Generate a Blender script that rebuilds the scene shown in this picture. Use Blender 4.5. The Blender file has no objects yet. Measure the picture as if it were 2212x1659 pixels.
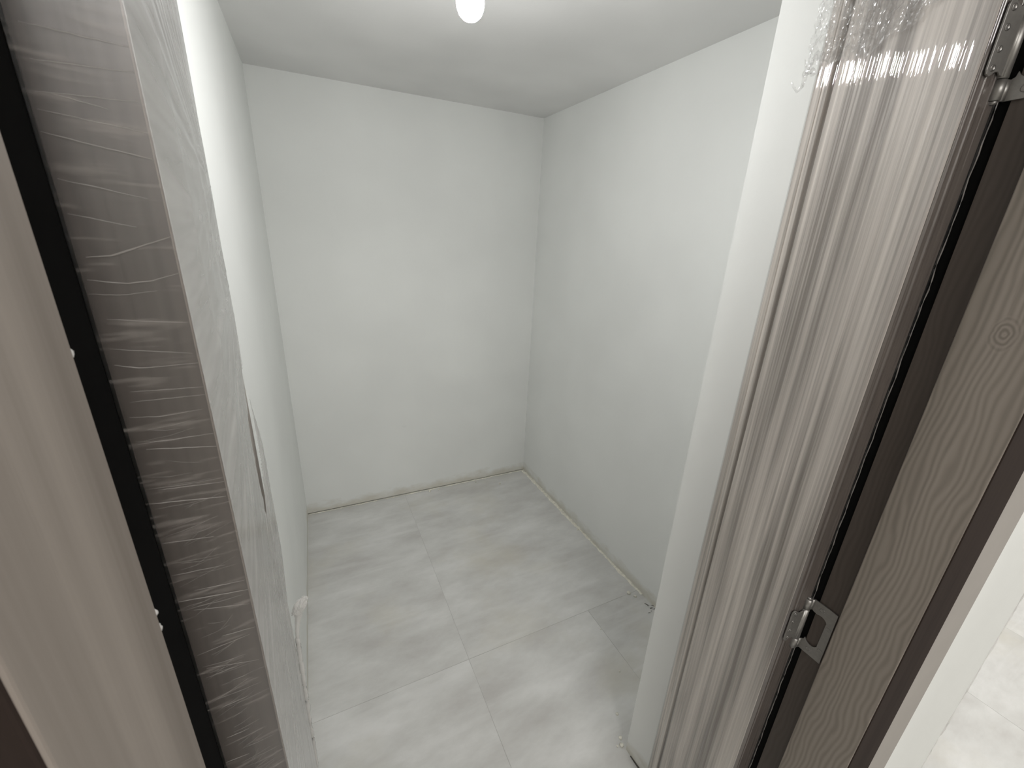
import bpy, math, random
from mathutils import Vector, noise
random.seed(7)
S = bpy.context.scene
C = S.collection
# ------------------------------------------------------------ camera
CZ = 1.654
cam = bpy.data.cameras.new('camera'); co = bpy.data.objects.new('camera', cam); C.objects.link(co)
S.camera = co
from mathutils import Matrix
Rt = Vector((0.901, -0.4317, 0.0432)); Up = Vector((0.1073, 0.3183, 0.9419)); Fw = Vector((0.4203, 0.844, -0.3331))
Rt.normalize(); Bk = (-Fw).normalized(); Up = Bk.cross(Rt).normalized(); Rt = Up.cross(Bk).normalized()
m = Matrix((Rt, Up, Bk)).transposed().to_4x4(); m.translation = (0, 0, CZ); co.matrix_world = m
cam.sensor_fit = 'HORIZONTAL'; cam.sensor_width = 36; cam.lens = 36 * 890 / 2212
cam.clip_start = 0.01; cam.clip_end = 50
cam.dof.use_dof = True; cam.dof.focus_distance = 1.6; cam.dof.aperture_fstop = 20
# ------------------------------------------------------------ world, lamps, exposure
w = bpy.data.worlds.new('world'); S.world = w; w.use_nodes = True
w.node_tree.nodes['Background'].inputs[0].default_value = (0.02, 0.02, 0.02, 1)
w.node_tree.nodes['Background'].inputs[1].default_value = 0.0
S.view_settings.view_transform = 'Standard'; S.view_settings.look = 'None'
S.view_settings.exposure = 0.28; S.view_settings.gamma = 1.0; S.view_settings.use_curve_mapping = False
BULB = 330.0
def area(name, loc, size, power, col=(1, 0.985, 0.965), rot=(0, 0, 0)):
    l = bpy.data.lights.new(name, 'AREA'); l.size = size; l.energy = power; l.color = col
    o = bpy.data.objects.new(name, l); o.location = loc; o.rotation_euler = rot; C.objects.link(o); return o
area('corridor_lamp_light', (2.75, -0.10, 2.43), 0.35, 31)
area('doorway_fill_light', (0.30, -1.15, 2.43), 0.8, 20)  # added unseen fill behind the camera, brightens floor and lower back wall

# ------------------------------------------------------------ materials
def newmat(name):
    mt = bpy.data.materials.new(name); mt.use_nodes = True
    nt = mt.node_tree; b = nt.nodes['Principled BSDF']; return mt, nt, b
def N(nt, t, **k):
    n = nt.nodes.new(t)
    for a, v in k.items():
        if a in n.inputs.keys(): n.inputs[a].default_value = v
        else: setattr(n, a, v)
    return n
def coords(nt, scale=(1, 1, 1), rot=(0, 0, 0), loc=(0, 0, 0)):
    tc = N(nt, 'ShaderNodeTexCoord'); mp = N(nt, 'ShaderNodeMapping')
    mp.inputs['Scale'].default_value = scale; mp.inputs['Rotation'].default_value = rot; mp.inputs['Location'].default_value = loc
    nt.links.new(tc.outputs['Object'], mp.inputs[0]); return mp.outputs[0]
def nz(nt, vec, scale=1.0, detail=3.0, rough=0.5):
    n = N(nt, 'ShaderNodeTexNoise'); n.inputs['Scale'].default_value = scale
    n.inputs['Detail'].default_value = detail; n.inputs['Roughness'].default_value = rough
    nt.links.new(vec, n.inputs['Vector']); return n.outputs[0]
def ramp(nt, fac, stops):
    r = N(nt, 'ShaderNodeValToRGB'); e = r.color_ramp.elements
    while len(e) < len(stops): e.new(0.5)
    for i, (p, c) in enumerate(stops):
        e[i].position = p; e[i].color = (*c, 1) if len(c) == 3 else c
    nt.links.new(fac, r.inputs[0]); return r.outputs[0]
def mixc(nt, fac, a, b, mode='MIX'):
    n = N(nt, 'ShaderNodeMix'); n.data_type = 'RGBA'; n.blend_type = mode
    for s, v in ((0, fac), (6, a), (7, b)):
        if hasattr(v, 'is_linked') or hasattr(v, 'links'): nt.links.new(v, n.inputs[s])
        else: n.inputs[s].default_value = v if s == 0 else (*v, 1)
    return n.outputs[2]
def mth(nt, op, a, b=0.0, c=None, clamp=False):
    n = N(nt, 'ShaderNodeMath'); n.operation = op; n.use_clamp = clamp
    for i, v in enumerate((a, b, c)):
        if v is None: continue
        if hasattr(v, 'links'): nt.links.new(v, n.inputs[i])
        else: n.inputs[i].default_value = v
    return n.outputs[0]
def bump(nt, b, h, strength, dist=0.01, normal=None):
    n = N(nt, 'ShaderNodeBump'); n.inputs['Strength'].default_value = strength; n.inputs['Distance'].default_value = dist
    nt.links.new(h, n.inputs['Height'])
    if b is not None: nt.links.new(n.outputs[0], b.inputs['Normal'])
    return n.outputs[0]
g3 = lambda v: (v, v, v)

def wall_paint(name, col, blot=0.03, dirt=(0.62, 0.59, 0.50), dirt_h=0.06, rough=0.75):
    mt, nt, b = newmat(name)
    v = coords(nt)
    big = nz(nt, v, 2.2, 2); fine = nz(nt, v, 160, 3)
    c1 = tuple(x * (1 - blot) for x in col); c2 = tuple(min(1, x * (1 + blot * .5)) for x in col)
    c = ramp(nt, big, [(0.35, c1), (0.65, c2)])
    sx = N(nt, 'ShaderNodeSeparateXYZ'); nt.links.new(v, sx.inputs[0])
    edge = nz(nt, coords(nt, (1, 1, 2)), 9, 4, 0.6)
    h = mth(nt, 'MULTIPLY_ADD', edge, -dirt_h * 2.2, mth(nt, 'ADD', sx.outputs[2], 0.0))
    f = mth(nt, 'MULTIPLY_ADD', h, -1.0 / dirt_h, 0.05, True)
    f = mth(nt, 'MULTIPLY', f, 0.75)
    c = mixc(nt, f, c, dirt)
    sp = nz(nt, coords(nt, (1, 1, 1.6), loc=(3.3, 0, 0)), 5.5, 4, 0.62)
    smf = mth(nt, 'MULTIPLY_ADD', sp, 5.0, -3.55, True)
    c = mixc(nt, mth(nt, 'MULTIPLY', smf, 0.35), c, tuple(x * .72 for x in col))
    nt.links.new(c, b.inputs['Base Color']); b.inputs['Roughness'].default_value = rough
    b.inputs['Specular IOR Level'].default_value = 0.3
    und = nz(nt, v, 14, 2)
    hh = mth(nt, 'MULTIPLY_ADD', fine, 0.12, und)
    bump(nt, b, hh, 0.25, 0.004)
    return mt
M_wall = wall_paint('white_paint', (0.87, 0.885, 0.865))
M_front = wall_paint('smooth_white_paint', (0.86, 0.85, 0.84), dirt_h=0.02)
M_corr = wall_paint('warm_white_paint', (0.67, 0.65, 0.615), dirt_h=0.02)
M_ceil = wall_paint('ceiling_paint', (0.84, 0.84, 0.83), blot=0.06, dirt_h=0.001)

def tile_mat():
    mt, nt, b = newmat('grey_floor_tile')
    oi = N(nt, 'ShaderNodeObjectInfo')
    tc = N(nt, 'ShaderNodeTexCoord'); va = N(nt, 'ShaderNodeVectorMath'); va.operation = 'ADD'
    geo = N(nt, 'ShaderNodeNewGeometry')
    cmb = N(nt, 'ShaderNodeCombineXYZ'); rz = mth(nt, 'MULTIPLY', oi.outputs['Random'], 30.0)
    nt.links.new(rz, cmb.inputs[2]); nt.links.new(geo.outputs['Position'], va.inputs[0]); nt.links.new(cmb.outputs[0], va.inputs[1])
    def mp(scale, rot):
        m_ = N(nt, 'ShaderNodeMapping'); m_.inputs['Scale'].default_value = scale; m_.inputs['Rotation'].default_value = (0, 0, math.radians(rot))
        m_.vector_type = 'POINT'; nt.links.new(va.outputs[0], m_.inputs[0]); return m_.outputs[0]
    cloud = nz(nt, mp((2.0, 4.5, 1), -38), 1.6, 6, 0.62)
    c = ramp(nt, cloud, [(0.30, (0.57, 0.56, 0.54)), (0.50, (0.67, 0.67, 0.65)), (0.70, (0.78, 0.78, 0.765))])
    beige = nz(nt, geo.outputs['Position'], 1.9, 4, 0.55)
    c = mixc(nt, mth(nt, 'MULTIPLY_ADD', beige, 3.0, -1.55, True), c, (0.63, 0.60, 0.51))
    streak = nz(nt, mp((1.3, 22, 1), -52), 1.0, 3, 0.5)
    c = mixc(nt, mth(nt, 'MULTIPLY_ADD', streak, 2.6, -1.45, True), c, (0.78, 0.78, 0.765))
    vein = nz(nt, mp((3, 9, 1), -30), 2.2, 8, 0.75)
    c = mixc(nt, mth(nt, 'MULTIPLY_ADD', vein, 3.0, -1.9, True), c, (0.54, 0.535, 0.515))
    tint = mth(nt, 'MULTIPLY_ADD', oi.outputs['Random'], 0.09, 0.94)
    cc = N(nt, 'ShaderNodeVectorMath'); cc.operation = 'SCALE'; nt.links.new(c, cc.inputs[0]); nt.links.new(tint, cc.inputs['Scale'])
    nt.links.new(cc.outputs[0], b.inputs['Base Color'])
    b.inputs['Roughness'].default_value = 0.48; b.inputs['Specular IOR Level'].default_value = 0.4
    bump(nt, b, vein, 0.12, 0.002)
    return mt
M_tile = tile_mat()

def plain(name, col, rough=0.6, metal=0.0, spec=0.5, nscale=0, namp=0.1):
    mt, nt, b = newmat(name)
    b.inputs['Roughness'].default_value = rough; b.inputs['Metallic'].default_value = metal; b.inputs['Specular IOR Level'].default_value = spec
    n = nz(nt, coords(nt), nscale or 40, 3)
    c = ramp(nt, n, [(0.3, tuple(x * (1 - namp) for x in col)), (0.7, tuple(min(1, x * (1 + namp)) for x in col))])
    nt.links.new(c, b.inputs['Base Color']); return mt
M_grout = plain('grout', (0.56, 0.55, 0.52), 0.9)
M_screed = plain('rough_screed', (0.25, 0.24, 0.22), 0.95)
M_plaster = plain('crumbly_plaster', (0.84, 0.82, 0.73), 0.9, nscale=60, namp=0.15)
M_steel = plain('brushed_nickel', (0.30, 0.29, 0.275), 0.42, 0.8, nscale=200, namp=0.06)
M_screw = plain('screw_steel', (0.30, 0.29, 0.28), 0.35, 0.9)
M_grime = plain('dark_grit', (0.12, 0.115, 0.10), 0.9)
M_shade_strip = plain('casing_shade_grey', (0.40, 0.375, 0.35), 0.9, spec=0.15, nscale=8, namp=0.03)  # grey stands in for the shaded band beside the right casing
M_gap_dark = plain('gap_shade_black', (0.006, 0.006, 0.006), 0.95, spec=0.1)  # near-black colour stands in for the shade inside the hinge gaps
M_holder = plain('white_plastic', (0.8, 0.8, 0.78), 0.4)

def wood(name, dark, light, ax='y', fine=130, figure=0.5, knots=False, rough=0.5, hscale=1.0, knot=None):
    """vertical wood-print laminate; the grain runs along z"""
    mt, nt, b = newmat(name)
    s1 = nz(nt, coords(nt, (fine, fine, 1.1)), 1.0, 4, 0.6)
    s2 = nz(nt, coords(nt, (fine * .28, fine * .28, 0.8), loc=(5, 3, 1)), 1.0, 3, 0.5)
    broad = nz(nt, coords(nt, (14, 14, 1.2), loc=(1, 8, 2)), 1.0, 3, 0.55)
    f = mth(nt, 'ADD', mth(nt, 'MULTIPLY', s1, 0.40), mth(nt, 'ADD', mth(nt, 'MULTIPLY', s2, 0.30), mth(nt, 'MULTIPLY', broad, 0.30)))
    if knots:
        wv = N(nt, 'ShaderNodeTexWave'); wv.wave_type = 'BANDS'; wv.bands_direction = 'Y'
        wv.inputs['Scale'].default_value = 42 * hscale; wv.inputs['Distortion'].default_value = 17; wv.inputs['Detail'].default_value = 2.2
        wv.inputs['Detail Scale'].default_value = 0.45; wv.inputs['Detail Roughness'].default_value = 0.45
        nt.links.new(coords(nt, (1, 1.0, 0.30), loc=(0, 0.3, 0.15)), wv.inputs['Vector'])
        f = mth(nt, 'ADD', mth(nt, 'MULTIPLY', f, 1 - figure), mth(nt, 'MULTIPLY', wv.outputs['Fac'], figure))
        lo, hi = 0.22, 0.72
        if knot:                                                    # an oval knot with rings, as printed on the board
            sx = N(nt, 'ShaderNodeSeparateXYZ'); nt.links.new(coords(nt), sx.inputs[0])
            wob = mth(nt, 'MULTIPLY_ADD', nz(nt, coords(nt), 60, 2), .008, -.004)
            dy = mth(nt, 'ADD', mth(nt, 'SUBTRACT', sx.outputs[1], knot[0]), wob)
            dz = mth(nt, 'MULTIPLY', mth(nt, 'ADD', mth(nt, 'SUBTRACT', sx.outputs[2], knot[1]), wob), 0.62)
            d = mth(nt, 'SQRT', mth(nt, 'ADD', mth(nt, 'MULTIPLY', dy, dy), mth(nt, 'MULTIPLY', dz, dz)))
            ring = mth(nt, 'MULTIPLY_ADD', mth(nt, 'SINE', mth(nt, 'MULTIPLY', d, 1500.0)), .22, .42)
            wt = mth(nt, 'MULTIPLY_ADD', d, -110.0, 1.75, True)
            f = mth(nt, 'ADD', mth(nt, 'MULTIPLY', f, mth(nt, 'SUBTRACT', 1.0, wt)), mth(nt, 'MULTIPLY', ring, wt))
    else: lo, hi = 0.40, 0.60
    c = ramp(nt, f, [(lo, dark), ((lo + hi) / 2, tuple((a * .45 + d * .55) for a, d in zip(dark, light))), (hi, light)])
    # dark elongated flecks
    fl = nz(nt, coords(nt, (38, 38, 2.4), loc=(9, 1, 4)), 1.0, 5, 0.7)
    c = mixc(nt, mth(nt, 'MULTIPLY', mth(nt, 'MULTIPLY_ADD', fl, 7.0, -4.3, True), 0.5), c, tuple(x * .6 for x in dark))
    nt.links.new(c, b.inputs['Base Color']); b.inputs['Roughness'].default_value = rough
    b.inputs['Specular IOR Level'].default_value = 0.4
    bump(nt, b, f, 0.15, 0.001)
    return mt
M_leafwood = wood('taupe_wood_print', (0.23, 0.20, 0.175), (0.76, 0.70, 0.64))
M_framewood = wood('taupe_figured_wood', (0.175, 0.152, 0.128), (0.285, 0.25, 0.215), knots=True, figure=0.33, knot=(-.017, 1.57))
M_framewood_l = wood('soft_taupe_wood', (0.20, 0.172, 0.150), (0.31, 0.272, 0.24), fine=60)
M_darkwood = wood('dark_edge_laminate', (0.062, 0.050, 0.043), (0.105, 0.085, 0.073), knots=True, figure=0.15)
M_casing = wood('dark_casing_laminate', (0.024, 0.017, 0.014), (0.036, 0.026, 0.022), fine=60, rough=.95)
M_casing.node_tree.nodes['Principled BSDF'].inputs['Specular IOR Level'].default_value = 0.12
M_edgewood = wood('film_dulled_edge_laminate', (0.048, 0.039, 0.034), (0.100, 0.084, 0.074), fine=170)

def film(name, ior, rough, haze, hazecol, sc, rot=(0, 0, 0), bstr=0.6, bdist=0.002, noisy=1.0, detail=2.0):
    """clear stretch film: see-through, shiny by Fresnel, a little milky"""
    mt, nt, b = newmat(name); out = nt.nodes['Material Output']; nt.nodes.remove(b)
    tr = N(nt, 'ShaderNodeBsdfTransparent'); gl = N(nt, 'ShaderNodeBsdfGlossy'); gl.inputs['Roughness'].default_value = rough
    df = N(nt, 'ShaderNodeBsdfDiffuse'); df.inputs[0].default_value = (*hazecol, 1)
    tl = N(nt, 'ShaderNodeBsdfTranslucent'); tl.inputs[0].default_value = (*hazecol, 1)
    nn = nz(nt, coords(nt, sc, rot), noisy, detail, 0.55)
    nrm = bump(nt, None, nn, bstr, bdist)
    # two-sided Schlick reflectance, so front and back of the thin film shine alike
    f0 = 2 * ((ior - 1) / (ior + 1)) ** 2
    ge = N(nt, 'ShaderNodeNewGeometry'); dt = N(nt, 'ShaderNodeVectorMath'); dt.operation = 'DOT_PRODUCT'
    nt.links.new(nrm, dt.inputs[0]); nt.links.new(ge.outputs['Incoming'], dt.inputs[1])
    ab = mth(nt, 'SUBTRACT', 1.0, mth(nt, 'ABSOLUTE', dt.outputs['Value']), None, True)
    frs = mth(nt, 'MULTIPLY_ADD', mth(nt, 'POWER', ab, 5.0), 1 - f0, f0, True)
    for n in (gl, df, tl): nt.links.new(nrm, n.inputs['Normal'])
    m0 = N(nt, 'ShaderNodeMixShader'); m0.inputs[0].default_value = 0.4; nt.links.new(df.outputs[0], m0.inputs[1]); nt.links.new(tl.outputs[0], m0.inputs[2])
    m1 = N(nt, 'ShaderNodeMixShader'); nt.links.new(tr.outputs[0], m1.inputs[1]); nt.links.new(m0.outputs[0], m1.inputs[2])
    if isinstance(haze, tuple):
        hz = mth(nt, 'MULTIPLY_ADD', nn, haze[0], haze[1], True); nt.links.new(hz, m1.inputs[0])
    else: m1.inputs[0].default_value = haze
    m2 = N(nt, 'ShaderNodeMixShader'); nt.links.new(frs, m2.inputs[0]); nt.links.new(m1.outputs[0], m2.inputs[1]); nt.links.new(gl.outputs[0], m2.inputs[2])
    nt.links.new(m2.outputs[0], out.inputs[0]); return mt
M_film_face = film('stretch_film_milky', 1.55, 0.22, (1.3, 0.12), (0.95, 0.92, 0.90), (3, 3, 40), bstr=0.08, bdist=0.001)
M_film_loose = film('stretch_film_loose', 1.5, 0.15, 0.42, (0.86, 0.85, 0.83), (60, 60, 6), bstr=0.5)
M_film_right = film('stretch_film_vertical', 1.5, 0.03, 0.03, (0.8, 0.8, 0.8), (130, 130, 1.0), bstr=1.0, bdist=0.0036, detail=1.0)
M_film_edge = film('stretch_film_horizontal', 1.42, 0.3, (0.9, -0.50), (0.75, 0.69, 0.64), (25, 25, 200), bstr=0.25, bdist=0.0003, detail=2)
M_film_crumple = film('stretch_film_crumpled', 1.7, 0.23, (1.2, -.50), (0.85, 0.85, 0.84), (90, 90, 90), bstr=0.9, bdist=0.003)
M_fold = film('stretch_film_fold', 1.45, 0.3, 0.30, (0.80, 0.75, 0.70), (50, 50, 50), bstr=0.2)
M_knot = film('stretch_film_gathered', 1.5, 0.2, 0.86, (0.95, 0.94, 0.92), (60, 60, 60), bstr=0.4)
mt, nt, b = newmat('lamp_glow'); b.inputs['Base Color'].default_value = (1, 1, 1, 1)
b.inputs['Emission Color'].default_value = (1, 0.992, 0.985, 1); b.inputs['Emission Strength'].default_value = BULB; M_glow = mt

# ------------------------------------------------------------ object helpers
def tag(o, label=None, cat=None, group=None, kind=None):
    if label: o['label'] = label
    if cat: o['category'] = cat
    if group: o['group'] = group
    if kind: o['kind'] = kind
    return o
def empty(name, loc):
    o = bpy.data.objects.new(name, None); o.location = loc; o.empty_display_size = 0.05; C.objects.link(o); return o
class MB:
    """collects world-space shapes and links them as ONE mesh object"""
    def __init__(s): s.v = []; s.f = []
    def quad(s, pts):
        i = len(s.v); s.v += [tuple(p) for p in pts]; s.f.append(tuple(range(i, i + len(pts)))); return s
    def prism(s, poly, z0, z1):
        i = len(s.v); n = len(poly)
        a = sum(poly[k][0] * poly[(k + 1) % n][1] - poly[(k + 1) % n][0] * poly[k][1] for k in range(n))
        if a < 0: poly = poly[::-1]
        s.v += [(x, y, z0) for x, y in poly] + [(x, y, z1) for x, y in poly]
        s.f.append(tuple(range(i + n - 1, i - 1, -1))); s.f.append(tuple(range(i + n, i + 2 * n)))
        for k in range(n): s.f.append((i + k, i + (k + 1) % n, i + n + (k + 1) % n, i + n + k))
        return s
    def box(s, x0, x1, y0, y1, z0, z1): return s.prism([(x0, y0), (x1, y0), (x1, y1), (x0, y1)], z0, z1)
    def slab(s, o, u, v, n, outline, t):
        """outline of (u, v) points in plane (o;u,v), given thickness t along n"""
        i = len(s.v); k = len(outline); o = Vector(o); u = Vector(u); v = Vector(v); n = Vector(n)
        for d in (0, t):
            for a, b_ in outline: s.v.append(tuple(o + u * a + v * b_ + n * d))
        s.f.append(tuple(range(i + k - 1, i - 1, -1))); s.f.append(tuple(range(i + k, i + 2 * k)))
        for q in range(k): s.f.append((i + q, i + (q + 1) % k, i + k + (q + 1) % k, i + k + q))
        return s
    def tube(s, pts, r, seg=6, flat=1.0, taper=True):
        pts = [Vector(p) for p in pts]; n = len(pts); base = len(s.v)
        for i, p in enumerate(pts):
            d = (pts[min(i + 1, n - 1)] - pts[max(i - 1, 0)]).normalized()
            a = d.cross(Vector((0, 0, 1)));
            if a.length < 1e-3: a = Vector((1, 0, 0))
            a.normalize(); b_ = d.cross(a).normalized()
            rr = r[i] if isinstance(r, (list, tuple)) else r * (0.35 if taper and i in (0, n - 1) else 1)
            for k in range(seg):
                t = 2 * math.pi * k / seg
                s.v.append(tuple(p + a * (math.cos(t) * rr * flat) + b_ * (math.sin(t) * rr)))
        for i in range(n - 1):
            for k in range(seg):
                s.f.append((base + i * seg + k, base + i * seg + (k + 1) % seg, base + (i + 1) * seg + (k + 1) % seg, base + (i + 1) * seg + k))
        s.f.append(tuple(base + k for k in range(seg))[::-1]); s.f.append(tuple(base + (n - 1) * seg + k for k in range(seg)))
        return s
    def lathe(s, c, prof, seg=24):
        base = len(s.v); n = len(prof)
        for r, z in prof:
            for k in range(seg):
                t = 2 * math.pi * k / seg; s.v.append((c[0] + r * math.cos(t), c[1] + r * math.sin(t), c[2] + z))
        for i in range(n - 1):
            for k in range(seg):
                s.f.append((base + i * seg + k, base + i * seg + (k + 1) % seg, base + (i + 1) * seg + (k + 1) % seg, base + (i + 1) * seg + k))
        s.f.append(tuple(base + k for k in range(seg))[::-1]); s.f.append(tuple(base + (n - 1) * seg + k for k in range(seg)))
        return s
    def lump(s, c, r, seed=0, sq=0.6):
        base = len(s.v); rings, seg = 5, 8
        for i in range(rings + 1):
            ph = math.pi * i / rings
            for k in range(seg):
                t = 2 * math.pi * k / seg
                d = Vector((math.sin(ph) * math.cos(t), math.sin(ph) * math.sin(t), math.cos(ph) * sq))
                q = 1 + 0.55 * noise.noise(d * 1.9 + Vector((seed * 3.1, seed, 0)))
                s.v.append((c[0] + d.x * r * q, c[1] + d.y * r * q, c[2] + d.z * r * q))
        for i in range(rings):
            for k in range(seg):
                s.f.append((base + i * seg + k, base + (i + 1) * seg + k, base + (i + 1) * seg + (k + 1) % seg, base + i * seg + (k + 1) % seg))
        return s
    def build(s, name, mat, parent=None, smooth=False, bevel=0.0, recalc=False):
        me = bpy.data.meshes.new(name)
        off = Vector((0, 0, 0)); p = parent
        while p is not None: off += Vector(p.location); p = p.parent
        me.from_pydata([tuple(Vector(v) - off) for v in s.v], [], s.f); me.update()
        if recalc:
            import bmesh
            bm = bmesh.new(); bm.from_mesh(me); bmesh.ops.recalc_face_normals(bm, faces=bm.faces); bm.to_mesh(me); bm.free()
        me.materials.append(mat)
        if smooth: me.polygons.foreach_set('use_smooth', [True] * len(me.polygons))
        o = bpy.data.objects.new(name, me); C.objects.link(o)
        if parent is not None: o.parent = parent
        if bevel:
            b_ = o.modifiers.new('bevel', 'BEVEL'); b_.width = bevel; b_.segments = 2; b_.limit_method = 'ANGLE'
        return o
def struct(o, label, cat): return tag(o, label, cat, kind='structure')

# ------------------------------------------------------------ setting: floor with tiles
XR, YR = 4.2, 2.75
fl = struct(MB().box(-1.7, XR + .2, -1.9, YR, -0.12, -0.0012).build('floor', M_grout), 'light grey tiled floor with white dust smears inside and outside the small room', 'floor')
g = 0.0005; meshes = {}
def lay(x0, y0, sx, sy):
    if (sx, sy) not in meshes:
        o = MB().box(g, sx - g, g, sy - g, -0.0011, 0.0).build('tile', M_tile); meshes[sx, sy] = o.data
    else:
        o = bpy.data.objects.new('tile', meshes[sx, sy]); C.objects.link(o)
    b_ = o.modifiers.new('bevel', 'BEVEL'); b_.width = 0.0004; b_.segments = 2
    o.location = (x0, y0, 0.0); o.parent = fl
for i in range(-4, 7):                                              # rows in front of and beside the small room
    x0 = 0.435 + 0.6 * i
    if x0 + .6 < -1.5 or x0 > XR: continue
    for y0 in (-1.243, -0.043): lay(x0, y0, .6, 1.2)
    lay(x0, -1.843, .6, .6)
    if x0 > 1.0: lay(x0 + .6, 1.157, .6, 1.2)
for x0 in (-.765, .435): lay(x0, 1.157, 1.2, 1.3)                    # the large slabs of the small room's far half

# ------------------------------------------------------------ walls, ceilings
CH, CO = 2.31, 2.46
struct(MB().prism([(-.176, .262), (-.152, 2.42), (-.152, 2.56), (-.30, 2.56), (-.30, .262)], 0, CO).build('wall_left', M_wall), 'white painted left wall of the small room behind the film-wrapped door leaf', 'wall')
struct(MB().prism([(-.152, 2.424), (1.322, 2.400), (1.322, 2.56), (-.152, 2.56)], 0.007, CO).build('wall_back', M_wall), 'plain white back wall of the small room with dark crack at its foot', 'wall')
struct(MB().prism([(.835, .262), (.822, .634), (1.352, .634), (1.322, 2.40), (1.322, 2.56), (1.54, 2.56), (1.54, .151), (.790, .151), (.790, .262)], 0, CO).build('wall_right', M_wall), 'white right wall of the small room with its plastered return at the doorway', 'wall')
struct(MB().prism([(-1.7, .151), (-.135, .151), (-.135, .262), (-1.7, .262)], 0, CO).build('wall_front', M_corr), 'white wall outside the doorway on the left', 'wall')
lint = MB().box(-.135, .790, .151, .262, 2.165, CO).build('wall_front', M_corr)
struct(lint, 'white wall piece above the doorway', 'wall')
struct(MB().box(-.40, 1.56, .20, 2.58, CH, CH + .1).build('ceiling', M_ceil), 'grey-white painted low ceiling of the small room', 'ceiling')
struct(MB().box(-1.7, XR + .2, -1.9, YR, CO, CO + .1).build('ceiling', M_corr), 'white ceiling of the outer room', 'ceiling')
struct(MB().box(-1.7, XR + .2, -1.75, -1.6, 0, CO).build('wall_south', M_corr), 'white wall of the outer room behind the viewer', 'wall')
struct(MB().box(-1.7, -1.5, -1.6, .151, 0, CO).build('wall_west', M_corr), 'white end wall of the outer room on the left', 'wall')
struct(MB().box(XR, XR + .15, -1.6, YR, 0, CO).build('wall_east', M_corr), 'white far wall of the outer room on the right', 'wall')
struct(MB().box(1.54, XR, YR - .15, YR, 0, CO).build('wall_north', M_corr), 'white wall of the outer room beside the small room', 'wall')
# uneven corner bead on the outer corner of the wall
bm_ = MB(); pts = []
for k in range(90):
    z = 0.002 + k * 0.0273
    pts.append((1.541 + .0025 * noise.noise(Vector((z * 9, 0, 0))), .1525 + .002 * noise.noise(Vector((z * 12, 4, 0))), z))
bm_.tube(pts, [0.0035 + 0.0015 * noise.noise(Vector((p[2] * 15, 9, 0))) for p in pts], 8)
struct(bm_.build('trim_1', M_front, smooth=True), 'rough white plaster bead down the outer wall corner beside the bright floor', 'trim')
struct(MB().box(.878, 1.055, .1465, .151, 0, CO - .002).build('casing_shade_strip', M_shade_strip), 'narrow grey strip of painted shade between brown door casing and white wall', 'trim')  # added strip, its grey is painted shade next to the casing

# ------------------------------------------------------------ door frame (trim_3)
HZ = 2.115
fr = struct(empty('trim_3', (.33, .2, 0)), 'brown wood-print double door frame around the opening into the white room', 'door frame')
# right jamb: face, rebate, casing
MB().prism([(.753, .1405), (.753, .2245), (.765, .2245), (.765, .2604), (.790, .2604), (.790, .1405)], 0.001, HZ).build('right_jamb', M_framewood, fr, bevel=.0012)
MB().prism([(-.093, .1405), (-.093, .2325), (-.107, .2325), (-.107, .2604), (-.135, .2604), (-.135, .1405)], 0.001, HZ).build('left_jamb', M_framewood_l, fr, bevel=.0012)
rb = MB().slab((.7644, .2250, .002), (0, 1, 0), (0, 0, 1), (-1, 0, 0), [(0, 0), (.0350, 0), (.0350, HZ - .01), (0, HZ - .01)], .0006).build('rebate_strip', M_darkwood, fr)
rb['label'] = 'dark brown rebate strip carrying the hinges'
MB().slab((-.1066, .2330, .002), (0, 1, 0), (0, 0, 1), (1, 0, 0), [(0, 0), (.0270, 0), (.0270, HZ - .01), (0, HZ - .01)], .0006).build('rebate_strip', M_darkwood, fr)['label'] = 'dark brown rebate strip'
for x0, x1 in ((.7545, .878), (-.218, -.0945)):
    MB().box(x0, x1, .139, .151, 0.001, HZ + .12).build('casing', M_casing, fr, bevel=.0012)['label'] = 'dark brown casing board'
MB().box(-.0925, .7525, .1405, .2245, HZ, HZ + .045).build('head_jamb', M_framewood_l, fr)
MB().box(-.0925, .7525, .139, .151, HZ + .001, HZ + .12).build('casing', M_casing, fr)['label'] = 'dark brown casing board over the opening'
MB().prism([(-.1055, .2606), (-.1038, .2850), (-.134, .2850), (-.134, .2606)], 0.002, HZ).build('gap_dark_strip', M_gap_dark, fr)['label'] = 'black strip painting in the shade of the gap'  # added black strips on both sides, painted shade of the hinge gaps
MB().prism([(.7658, .2606), (.7658, .2835), (.789, .2835), (.789, .2606)], 0.002, HZ).build('gap_dark_strip', M_gap_dark, fr)['label'] = 'black strip painting in the shade of the gap'
sc = MB()
for k, (x, y, z) in enumerate([(-.0936, .2322, 1.600), (-.0936, .2322, 1.455), (-.0936, .2320, 1.444)]):
    sc.lump((x, y, z), .0009 if k == 0 else .0012, k + 3, 2.2)
o = sc.build('film_scrap', M_knot, fr, smooth=True); o['label'] = 'white torn film scraps on the jamb edge'; o['kind'] = 'stuff'

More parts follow.
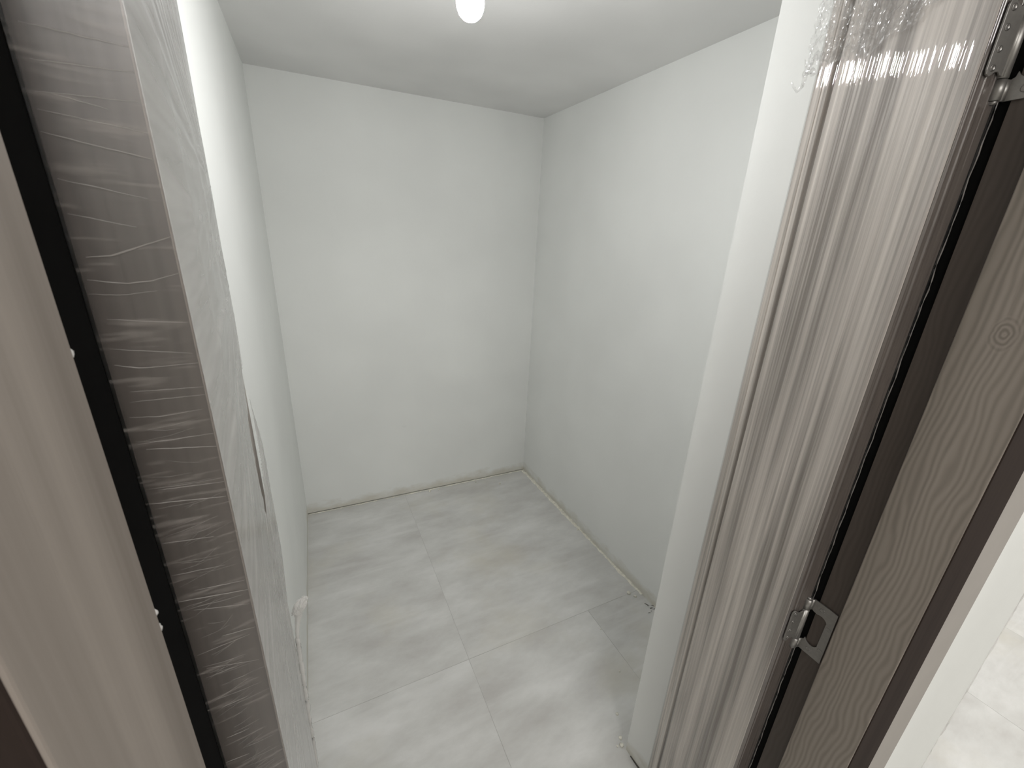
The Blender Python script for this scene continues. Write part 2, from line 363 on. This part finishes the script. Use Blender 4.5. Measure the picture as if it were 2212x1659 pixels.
# ------------------------------------------------------------ left door leaf (door_1)
LH = 2.105
A = Vector((-.0627, .2900, 0)); E_ = Vector((-.130, .885, 0))
du = (E_ - A).normalized(); dn = Vector((du.y, -du.x, 0))      # dn points towards the opening
LW = (E_ - A).length
d1 = struct(empty('door_1', (A.x, A.y, .008)), 'film-wrapped brown left door leaf opened inward against the left wall', 'door')
def leaf_pt(t, q, z, A=A, du=du, dn=dn): p = A + du * t + dn * q; return (p.x, p.y, z)
def xy(t, q): p = A + du * t + dn * q; return (p.x, p.y)
MB().prism([xy(0, 0), xy(LW, 0), xy(LW, -.040), xy(0, -.040)], .008, LH).build('leaf', M_framewood_l, d1, bevel=.001)
es = MB().slab((A.x, A.y, .010), tuple(-dn), (0, 0, 1), tuple(-du), [(.0006, 0), (.0394, 0), (.0394, LH - .012), (.0006, LH - .012)], .0006).build('hinge_edge', M_edgewood, d1)
es['label'] = 'dark brown hinge edge under horizontal film folds'
# film over the hinge edge
f_ = MB().slab((A.x, A.y, .012), tuple(-dn), (0, 0, 1), tuple(-du), [(-.0010, 0), (.0408, 0), (.0408, LH - .02), (-.0010, LH - .02)], .0002)
f_.v = [tuple(Vector(v) - du * .0012) for v in f_.v]
f_.build('edge_film', M_film_edge, d1)['label'] = 'clear film stretched over the hinge edge'
FOLDS = [[(-0.098, 1.731), (-0.063, 1.73)], [(-0.098, 1.718), (-0.063, 1.72)], [(-0.099, 1.706), (-0.063, 1.708)], [(-0.094, 1.706), (-0.076, 1.703)], [(-0.1, 1.699), (-0.062, 1.695)], [(-0.101, 1.69), (-0.061, 1.683)], [(-0.1, 1.671), (-0.069, 1.665)], [(-0.1, 1.656), (-0.076, 1.651)], [(-0.098, 1.636), (-0.088, 1.637), (-0.078, 1.641), (-0.063, 1.647)], [(-0.1, 1.625), (-0.086, 1.623), (-0.076, 1.624), (-0.063, 1.628)], [(-0.101, 1.618), (-0.089, 1.617), (-0.074, 1.619)], [(-0.097, 1.605), (-0.084, 1.603), (-0.064, 1.601)], [(-0.099, 1.589), (-0.065, 1.583)], [(-0.099, 1.58), (-0.089, 1.577), (-0.062, 1.577)], [(-0.096, 1.564), (-0.063, 1.562)], [(-0.097, 1.558), (-0.063, 1.557)], [(-0.099, 1.549), (-0.086, 1.547), (-0.066, 1.548)], [(-0.099, 1.532), (-0.061, 1.531)], [(-0.096, 1.528), (-0.063, 1.522)], [(-0.096, 1.5), (-0.063, 1.496)], [(-0.102, 1.492), (-0.064, 1.485)], [(-0.101, 1.462), (-0.075, 1.457)], [(-0.101, 1.436), (-0.073, 1.432)], [(-0.092, 1.419), (-0.064, 1.414)], [(-0.102, 1.414), (-0.063, 1.405)], [(-0.095, 1.403), (-0.064, 1.392)], [(-0.084, 1.372), (-0.064, 1.369)], [(-0.1, 1.363), (-0.068, 1.364)], [(-0.097, 1.348), (-0.066, 1.336)], [(-0.095, 1.304), (-0.078, 1.304)], [(-0.097, 1.27), (-0.082, 1.269)], [(-0.102, 1.244), (-0.086, 1.241)]]
BOLD = {5: 1.5, 8: 2.4, 9: 1.8, 13: 1.5, 18: 1.6, 20: 1.7, 24: 1.6}
fm = MB()
def fold(line, r):
    pts = []
    n = 14
    for i in range(n):
        s = i / (n - 1) * (len(line) - 1); k = min(int(s), len(line) - 2); a = s - k
        x = line[k][0] * (1 - a) + line[k + 1][0] * a; z = line[k][1] * (1 - a) + line[k + 1][1] * a
        x = max(-.1018, min(-.0632, x))
        y = .2900 + (x + .0627) * .1125 - .0016
        pts.append((x, y, z + .0003 * noise.noise(Vector((x * 300, z * 50, 0)))))
    rr = [r * (0.3 + 0.9 * abs(math.sin(math.pi * (i + .5) / n)) * (0.6 + 0.7 * abs(noise.noise(Vector((i * .9, line[0][1] * 31, 0)))))) for i in range(n)]
    fm.tube(pts, rr, 5)
for i, l in enumerate(FOLDS): fold(l, .00017 * BOLD.get(i, 1.0))
for i in range(150):                                               # the many fainter folds, down to the floor
    z = random.choice([random.uniform(.05, 1.24), random.uniform(1.2, 1.55)]); xa = random.uniform(-.101, -.085); xb = random.uniform(-.082, -.064)
    sl = random.uniform(-.004, .012) * (1 if z < 1.5 else -1)
    fold([(xa, z), ((xa + xb) / 2, z - .0008 + sl / 2), (xb, z + sl)], random.uniform(.00005, .00010))
o = fm.build('film_fold', M_fold, d1, smooth=True); o['kind'] = 'stuff'; o['label'] = 'fine pale folds in the film'

# film over the leaf face: a sheet with real radiating wrinkles
def R1(x, s): return noise.noise(Vector((x, s, 0))) + .5 * noise.noise(Vector((x * 2.3, s + 9, 0)))
def sst(a, b, x):
    t = max(0, min(1, (x - a) / (b - a))); return t * t * (3 - 2 * t)
def film_h(t, z):
    tt = (LW + .01 - t)
    a1 = math.atan2((z - 1.715) * 3.2, tt + .02); r1 = math.hypot(tt, (z - 1.715) * 3)
    a2 = math.atan2((z - 1.540) * 1.6, tt + .03); r2 = math.hypot(tt, (z - 1.540) * 2)
    a3 = math.atan2((z - 1.345) * .8, tt + .05); r3 = math.hypot(tt, (z - 1.345))
    w1 = sst(1.57, 1.66, z); w3 = 1 - sst(1.28, 1.40, z); w2 = max(0, 1 - w1 - w3)
    wr = math.exp(-r1 * 1.6) + .35
    h = w1 * R1(a1 * 9, 1) * .0010 * wr + w2 * R1(a2 * 9, 5) * .0013 + w3 * R1(a3 * 10, 11) * .0015
    h += .0006 * noise.noise(Vector((t * 14, z * 9, 3)))
    return h
GT, GZ = 130, 620
fm = MB(); idx = {}
z0, z1 = .02, 2.09
for i in range(GT + 1):
    s = i / GT
    for j in range(GZ + 1):
        z = z0 + (z1 - z0) * j / GZ
        tmax = LW + .004
        t = -.0010 + s * (tmax + .001)
        q = .0006 + .0030 * min(1, s * 5) + 1.5 * film_h(t, z) * min(1, s * 4) * (1 - .65 * sst(.75, 1, s)) * (1 - .35 * sst(1.3, 1.1, z))
        # loose swath pulled off the free edge
        loose = sst(1.36, 1.22, z) if z > 1.0 else 1.0
        loose *= sst(.80, 1.00, z)*1.0 + .25 * (1 - sst(.80, 1.00, z))
        q += .0090 * loose * sst(.55, 1.0, s)
        q = max(q, .0004)
        idx[i, j] = len(fm.v); fm.v.append(leaf_pt(t, q, z))
for i in range(GT):
    for j in range(GZ):
        s = (i + .5) / GT; z = z0 + (z1 - z0) * (j + .5) / GZ
        # slot where the film has pulled apart and bare wood shows
        hi = .995 - .0 * z; top = sst(1.46, 1.36, z)
        lo = .60 + .38 * (1 - top) + .12 * sst(1.30, 1.08, z); up = 1.01 - .40 * sst(1.37, 1.16, z)
        if 1.03 < z < 1.46 and lo < s < up: continue
        fm.f.append((idx[i, j], idx[i + 1, j], idx[i + 1, j + 1], idx[i, j + 1]))
o = fm.build('stretch_film', M_film_face, d1, smooth=True); o['label'] = 'milky wrinkled stretch film over the leaf face'
# loose twisted edge of film hanging down the free edge, and its knot
def P(x, y, z): return (x, y, z)
kn = MB()
def crumple(mb, c, rx, ry, rz, seed, seg=26, rings=18, tilt=0.0):
    base = len(mb.v)
    for i in range(rings + 1):
        ph = math.pi * i / rings
        for k in range(seg):
            t = 2 * math.pi * k / seg
            d = Vector((math.sin(ph) * math.cos(t), math.sin(ph) * math.sin(t), math.cos(ph)))
            q = 1 + .38 * noise.noise(Vector((d.x * 3 + seed, d.y * 3, d.z * 1.5))) + .22 * noise.noise(Vector((d.x * 9, d.y * 9 + seed, d.z * 4)))
            x, y, z = d.x * rx * q, d.y * ry * q, d.z * rz * q
            x, z = x * math.cos(tilt) + z * math.sin(tilt), -x * math.sin(tilt) + z * math.cos(tilt)
            mb.v.append((c[0] + x, c[1] + y, c[2] + z))
    for i in range(rings):
        for k in range(seg):
            mb.f.append((base + i * seg + k, base + (i + 1) * seg + k, base + (i + 1) * seg + (k + 1) % seg, base + i * seg + (k + 1) % seg))
crumple(kn, (-.103, .905, .780), .013, .010, .027, 2.0, tilt=.55)
kn.tube([(-.107, .903, .762), (-.113, .90, .735), (-.117, .897, .705), (-.120, .894, .66)], [.009, .006, .0045, .003], 8)
o = kn.build('film_knot', M_knot, d1); o['label'] = 'knotted bunch of film'
st = MB(); pts = []; rr = []
for k in range(60):
    s = k / 59; z = .700 - .62 * s
    pts.append((-.1185 - .0075 * s + .0015 * noise.noise(Vector((z * 22, 1, 0))), .897 - .010 * s + .002 * noise.noise(Vector((z * 14, 7, 0))), z))
    rr.append(.0058 * (1 - .35 * s) * (1 + .8 * noise.noise(Vector((z * 28, 3, 0)))) * (0.4 if k == 0 else 1))
st.tube(pts, rr, 9)
o = st.build('film_strand', M_knot, d1, smooth=True); o['label'] = 'twisted white film strand along the free edge'

# ------------------------------------------------------------ right door leaf (door_2)
B = Vector((.718, .2825, 0)); ang = math.radians(15.0)
bu = Vector((math.sin(ang), math.cos(ang), 0)); bn = Vector((-bu.y, bu.x, 0))       # bn towards the opening
RW = .2425
d2 = struct(empty('door_2', (B.x, B.y, .008)), 'film-wrapped taupe wood-print narrow right door leaf opened inward beside the white return', 'door')
def rp(t, q): p = B + bu * t + bn * q; return (p.x, p.y)
def rp3(t, q, z): p = B + bu * t + bn * q; return (p.x, p.y, z)
MB().prism([rp(0, 0), rp(.196, 0), rp(.1968, -.004), rp(.1968, -.040), rp(0, -.040)], .008, LH).build('leaf', M_leafwood, d2, bevel=.001)
MB().prism([rp(.1975, -.016), rp(.2055, -.016), rp(.2055, -.034), rp(.1975, -.034)], .008, LH).build('groove', M_darkwood, d2)['label'] = 'dark groove along the meeting edge'
MB().prism([rp(.2065, -.034), rp(.2065, -.0035), rp(.2080, -.0015), rp(.2200, -.0030), rp(.2215, -.0055), rp(.2235, -.0035), rp(.2345, -.0035), rp(.2425, -.0060), rp(.2425, -.034)], .008, LH).build('meeting_lip', M_leafwood, d2, bevel=.0008)
MB().prism([rp(-.0006, -.0008), rp(-.0006, -.0392), rp(0, -.0392), rp(0, -.0008)], .010, LH - .002).build('hinge_edge', M_darkwood, d2)['label'] = 'dark brown hinge edge under clear film'
# film with vertical wrinkles, wrapped round three sides
fm = MB(); prof = [(.2440, -.030), (.2440, -.006), (.236, -.0022)] + [(.232 - .232 * k / 46, .0013) for k in range(47)] + [(-.0022, -.002), (-.0022, -.020), (-.0022, -.0405)]
zs = [.02 + (LH - .03) * k / 60 for k in range(61)]; W_ = len(prof)
for z in zs:
    for k, (t, q) in enumerate(prof):
        dq = .0005 * noise.noise(Vector((t * 160, z * 1.4, 0))) + (.0009 * noise.noise(Vector((t * 30, z * 2.0, 5))))
        if 2 < k < W_ - 3: q = max(.0004, q + dq)
        fm.v.append(rp3(t, q, z))
for j in range(len(zs) - 1):
    for k in range(W_ - 1):
        a = j * W_ + k; fm.f.append((a, a + 1, a + 1 + W_, a + W_))
fm.build('stretch_film', M_film_right, d2, smooth=True)['label'] = 'clear shiny film with vertical wrinkles'
# torn film fringe down the back corner of the hinge edge
fm = MB(); pts = []
for k in range(160):
    z = .05 + k * .0125
    pts.append(rp3(-.0030 + .0016 * noise.noise(Vector((z * 30, 2, 0))), -.0412 - .0016 * abs(noise.noise(Vector((z * 19, 5, 0)))), z))
fm.tube(pts, [.0006 + .0006 * abs(noise.noise(Vector((p[2] * 25, 8, 0)))) for p in pts], 5)
fm.build('film_fringe', M_fold, d2, smooth=True)['label'] = 'torn pale film fringe'
# crumpled band of film at the top
fm = MB(); NU, NV = 120, 60
for i in range(NU + 1):
    s = i / NU
    for j in range(NV + 1):
        v = j / NV
        t = .265 - .215 * s
        low = 1.918 + .022 * noise.noise(Vector((s * 5, 3, 0))) + .018 * math.sin(s * 4.2 + .6) + .11 * max(0, s - .55)
        z = low + (2.10 - low) * v
        cr = noise.noise(Vector((s * 16, v * 9, 1))) * .007 + noise.noise(Vector((s * 42 + v * 12, v * 22, 4))) * .0050 + noise.noise(Vector((s * 90, v * 60, 8))) * .0022
        q = .0065 + cr * (.35 + .65 * max(0, 1 - abs(v - .25) * 1.1))
        if t > .243: q -= (t - .243) * .35
        q = max(.0022 if t < .243 else -.02, q)
        fm.v.append(rp3(t, q, z + .004 * noise.noise(Vector((s * 20, v * 20, 6)))))
for i in range(NU):
    for j in range(NV):
        a = i * (NV + 1) + j; fm.f.append((a, a + 1, a + NV + 2, a + NV + 1))
fm.build('crumpled_film', M_film_crumple, d2)['label'] = 'crumpled clear film bunched near the top'
tl = MB(); pts = []
for k in range(26):
    s = k / 25
    pts.append(rp3(.238 + .040 * s, .004 + .003 * math.sin(s * 8), 1.925 + .010 * math.sin(s * 7) - .006 * s + .006 * noise.noise(Vector((s * 9, 0, 0)))))
tl.tube(pts, [.0045 * (1 - .75 * k / 25) * (1 + .6 * noise.noise(Vector((k * .7, 2, 0)))) for k in range(26)], 7)
pts = [rp3(.236 + .030 * k / 15, .002, 1.945 + .012 * math.sin(k * .5)) for k in range(16)]
tl.tube(pts, [.003 * (1 - .7 * k / 15) for k in range(16)], 6)
tl.build('film_curl', M_film_crumple, d2)['label'] = 'curled torn tail of clear film'

# ------------------------------------------------------------ hinges
def arc(cx, cy, r, a0, a1, n):
    return [(cx + r * math.cos(math.radians(a0 + (a1 - a0) * k / n)), cy + r * math.sin(math.radians(a0 + (a1 - a0) * k / n))) for k in range(n + 1)]
PIN = (.7525, .2720)
def hinge(zc):
    h = .0575
    # large leaf on the frame: an outline with a window that opens to the pin
    big = MB(); L = .0385
    ol = [(0, h), (.026, h), (L, h - .001), (L, -h), (0, -h), (0, -.036), (.004, -.0335)] + arc(.0165, -.024, .012, 200, 300, 5) + [(.026, -.030), (.027, .026)] + arc(.0165, .022, .012, 20, 120, 5) + [(.004, .0335), (0, .036)]
    hb = empty('hinge', (0, 0, 0)); hb.parent = fr; hb.location = Vector((PIN[0], PIN[1], zc)) - Vector(fr.location)
    hb['label'] = 'grey metal butterfly hinge with U-shaped leaf'
    # local frame: u runs from the pin towards the viewer (-y), faces the opening (-x)
    b1 = MB().slab((.7632, .2670, zc), (0, -1, 0), (0, 0, 1), (-1, 0, 0), ol, .0024)
    b1.build('hinge_leaf', M_steel, hb, recalc=True, bevel=.0004)
    k_ = MB()
    for za, zb in ((.036, .0575), (-.0575, -.036)):
        k_.lathe((PIN[0], PIN[1], zc), [(.0030, za), (.0062, za + .0004), (.0062, zb - .0004), (.0030, zb)], 18)
    k_.prism([(PIN[0] + .003, PIN[1] - .0055), (.7632, .2640), (.7632, .2670), (PIN[0] + .004, PIN[1] + .001)], zc + .036, zc + .0573)
    k_.prism([(PIN[0] + .003, PIN[1] - .0055), (.7632, .2640), (.7632, .2670), (PIN[0] + .004, PIN[1] + .001)], zc - .0573, zc - .036)
    k_.lathe((PIN[0], PIN[1], zc), [(.001, .0572), (.0042, .0576), (.0036, .0605), (.001, .0615)], 14)
    k_.lathe((PIN[0], PIN[1], zc), [(.001, -.0615), (.0036, -.0605), (.0042, -.0576), (.001, -.0572)], 14)
    k_.build('knuckle', M_steel, hb, smooth=True, recalc=True)
    for a, b_ in ((.016, .0455), (.0325, .018), (.0325, -.0330), (.016, -.0470)):
        s_ = MB(); base = Vector((.7608, .2670 - a, zc + b_))
        n = 14
        for (r, dx) in ((.0044, 0), (.0042, -.0005), (.0030, -.0003), (.0016, .0006), (.0002, .0006)):
            for q in range(n):
                t = 2 * math.pi * q / n; s_.v.append((base.x + dx, base.y + r * math.cos(t), base.z + r * math.sin(t)))
        for r_ in range(4):
            for q in range(n): s_.f.append((r_ * n + q, r_ * n + (q + 1) % n, (r_ + 1) * n + (q + 1) % n, (r_ + 1) * n + q))
        s_.build('screw', M_screw, hb, smooth=True, recalc=True)
    # small leaf on the door edge
    hs = empty('hinge', (0, 0, 0)); hs.parent = d2; hs.location = Vector((PIN[0], PIN[1], zc)) - Vector(d2.location)
    hs['label'] = 'small inner hinge leaf under clear film'
    o_ = Vector(rp3(-.0030, -.0330, zc))
    ol = [(-.001, .0335), (.006, .0335), (.010, .0300), (.015, .0315), (.0215, .0360), (.0260, .0340), (.0275, .0300), (.0275, -.0300), (.0260, -.0340), (.0215, -.0360), (.015, -.0315), (.010, -.0300), (.006, -.0335), (-.001, -.0335)]
    MB().slab(tuple(o_), tuple(bn), (0, 0, 1), tuple(-bu), ol, .0022).build('hinge_leaf', M_steel, hs, recalc=True, bevel=.0004)
    k_ = MB().lathe((PIN[0], PIN[1], zc), [(.0030, -.0352), (.0063, -.0349), (.0063, .0349), (.0030, .0352)], 18)
    q0 = o_ + bn * .004
    k_.prism([(PIN[0] - .004, PIN[1] - .003), (q0.x, q0.y), (q0.x - bu.x * .0022, q0.y - bu.y * .0022), (PIN[0], PIN[1] - .0058)], zc - .034, zc + .034)
    k_.build('knuckle', M_steel, hs, smooth=True, recalc=True)
    for b_ in (.028, .010, -.010, -.028):
        s_ = MB(); base = o_ + bn * .0205 - bu * .0024 + Vector((0, 0, b_)); n = 12
        for (r, d) in ((.0036, 0), (.0034, .0006), (.0022, .0004), (.0012, -.0004), (.0002, -.0004)):
            for q in range(n):
                t = 2 * math.pi * q / n; p = base - bu * d + bn * (r * math.cos(t)); s_.v.append((p.x, p.y, p.z + r * math.sin(t)))
        for r_ in range(4):
            for q in range(n): s_.f.append((r_ * n + q, r_ * n + (q + 1) % n, (r_ + 1) * n + (q + 1) % n, (r_ + 1) * n + q))
        s_.build('screw', M_screw, hs, smooth=True, recalc=True)
for zc in (1.0085, 1.888, .14): hinge(zc)

# ------------------------------------------------------------ ceiling lamp
lx, ly = .375, 1.035
LZ = CH - .092
la = tag(empty('ceiling_lamp', (lx, ly, CH)), 'bare glowing bulb in a holder hanging under the ceiling of the small room', 'lamp')
MB().lathe((lx, ly, CH), [(.030, 0), (.030, -.006), (.022, -.014), (.006, -.018)], 32).build('ceiling_cup', M_holder, la, smooth=True, recalc=True)
MB().tube([(lx, ly, CH - .012), (lx + .002, ly, CH - .05), (lx, ly, LZ - .002)], .0028, 8, taper=False).build('cord', M_holder, la, smooth=True)
MB().lathe((lx, ly, LZ), [(.008, 0), (.020, -.006), (.021, -.012), (.021, -.045), (.018, -.047)], 32).build('holder', M_holder, la, smooth=True, recalc=True)
MB().lathe((lx, ly, LZ), [(.014, -.047), (.016, -.055), (.024, -.072), (.0295, -.084), (.0295, -.090)], 32).build('bulb_collar', M_holder, la, smooth=True, recalc=True)
MB().lathe((lx, ly, LZ), [(.0290, -.0902), (.0300, -.097), (.0285, -.107), (.024, -.117), (.016, -.1245), (.007, -.128), (.0005, -.1285)], 32).build('bulb', M_glow, la, smooth=True, recalc=True)

# ------------------------------------------------------------ plaster remains
pm = MB(); rows = []
NL = 160
for i in range(NL + 1):
    s = i / NL; y = 2.395 - 1.27 * s; xw = 1.322 + (2.40 - y) * .0170
    wd = .016 + .010 * noise.noise(Vector((s * 26, 0, 0))) + .006 * noise.noise(Vector((s * 80, 4, 0)))
    if s > .55: wd *= .55 + .6 * max(0, noise.noise(Vector((s * 12, 9, 0))))
    ht = max(.0012, .0075 + .006 * noise.noise(Vector((s * 34, 2, 0)))) * (1 if s < .6 else .6)
    wd = max(.003, wd)
    for k, (a, hgt) in enumerate(((0, .0002), (.2, .55), (.5, 1.0), (.78, .75), (1.0, 1.25), (1.08, .0))):
        pm.v.append((xw - wd * (1 - a), y + .002 * noise.noise(Vector((s * 50, k * 3, 0))), ht * hgt * (1 + .35 * noise.noise(Vector((s * 120, k, 2)))) + .0001))
for i in range(NL):
    for k in range(5):
        a = i * 6 + k; pm.f.append((a, a + 6, a + 7, a + 1))
tag(pm.build('plaster_ridge', M_plaster, smooth=True, recalc=False), 'crumbly cream plaster ridge along the foot of the right wall', 'plaster')
pm = MB()
for i in range(NL + 1):
    s = i / NL; x = -.150 + 1.470 * s; yw = 2.424 - (x + .152) * .01628
    wd = max(.0015, .007 + .008 * noise.noise(Vector((s * 22, 30, 0))) + .003 * noise.noise(Vector((s * 90, 4, 0))))
    ht = max(.0003, .0008 + .0016 * sst(.3, .6, s) + .0040 * noise.noise(Vector((s * 15, 12, 0))) + .002 * noise.noise(Vector((s * 70, 12, 0))))
    for k, (a, hgt) in enumerate(((0, .0), (.3, .8), (.7, 1.0), (1.3, .7))):
        pm.v.append((x, yw - wd * (1 - a), ht * hgt + .0001))
for i in range(NL):
    for k in range(3):
        a = i * 4 + k; pm.f.append((a, a + 1, a + 5, a + 4))
tag(pm.build('plaster_ridge', M_plaster, smooth=True), 'thin broken plaster line below the crack of the back wall', 'plaster')
crumbs = [(1.082, 2.293, .007), (.866, .735, .0055), (.826, .668, .006), (.815, .648, .008), (.800, .652, .004), (.60, 2.385, .009), (.66, 2.38, .006), (.93, 2.375, .005), (1.285, 1.158, .010), (1.30, 1.13, .007), (1.318, 1.66, .008), (.43, .69, .0025), (.45, .70, .002), (1.03, 1.05, .003), (.98, .86, .003)]
CL = ['pale plaster crumb near the far right corner of the small room', 'lone white plaster crumb on the tile in front of the doorway return', 'white plaster crumb farthest from the viewer at the foot of the doorway return',
      'largest white plaster crumb at the end of the dark joint by the doorway return', 'smallest white plaster crumb at the foot of the doorway return', 'largest cream plaster lump at the foot of the back wall',
      'cream plaster crumb just right of the largest lump at the back wall', 'small cream crumb below the right half of the back wall crack', 'large cream lump at the near end of the plaster ridge on the right',
      'small cream lump just beyond the near end of the plaster ridge on the right', 'cream plaster lump halfway along the ridge at the right wall', 'tiny pale speck on the floor nearest the viewer, left one of two', 'tiny pale speck on the floor nearest the viewer, right one of two',
      'tiny pale speck beside the tile joint in the middle right of the floor', 'tiny pale speck left of the doorway return in mid floor']
for k, (x, y, r) in enumerate(crumbs):
    tag(MB().lump((x, y, r * .45), r, k, .6).build('plaster_crumb', M_plaster, smooth=True), CL[k], 'crumb', 'plaster crumbs scattered on the tiled floor')
for k in range(9):
    x = 1.30 + random.uniform(-.01, .035); y = 1.055 + random.uniform(-.035, .03); a = random.uniform(-1.2, .2); l = random.uniform(.008, .022)
    m_ = MB().tube([(x, y, .0016), (x + l * .5 * math.cos(a), y + l * .5 * math.sin(a), .0030), (x + l * math.cos(a), y + l * math.sin(a), .0014)], .0013, 5)
    tag(m_.build('grit_splinter', M_grime, smooth=True), 'thin dark splinter of grit at the foot of the right wall by the doorway return', 'splinter', 'dark splinters by the doorway return')
# dark open joint at the foot of the plastered return
tag(MB().slab((.8345, .27, .0), (-.0348, .9994, 0), (0, 0, 1), (-1, 0, 0), [(0, .0002), (.34, .0002), (.34, .004), (.30, .0075), (.18, .0065), (0, .008)], .0025).build('dirt_strip', M_grime), 'dark dirt strip in the joint at the foot of the plastered return', 'dirt')
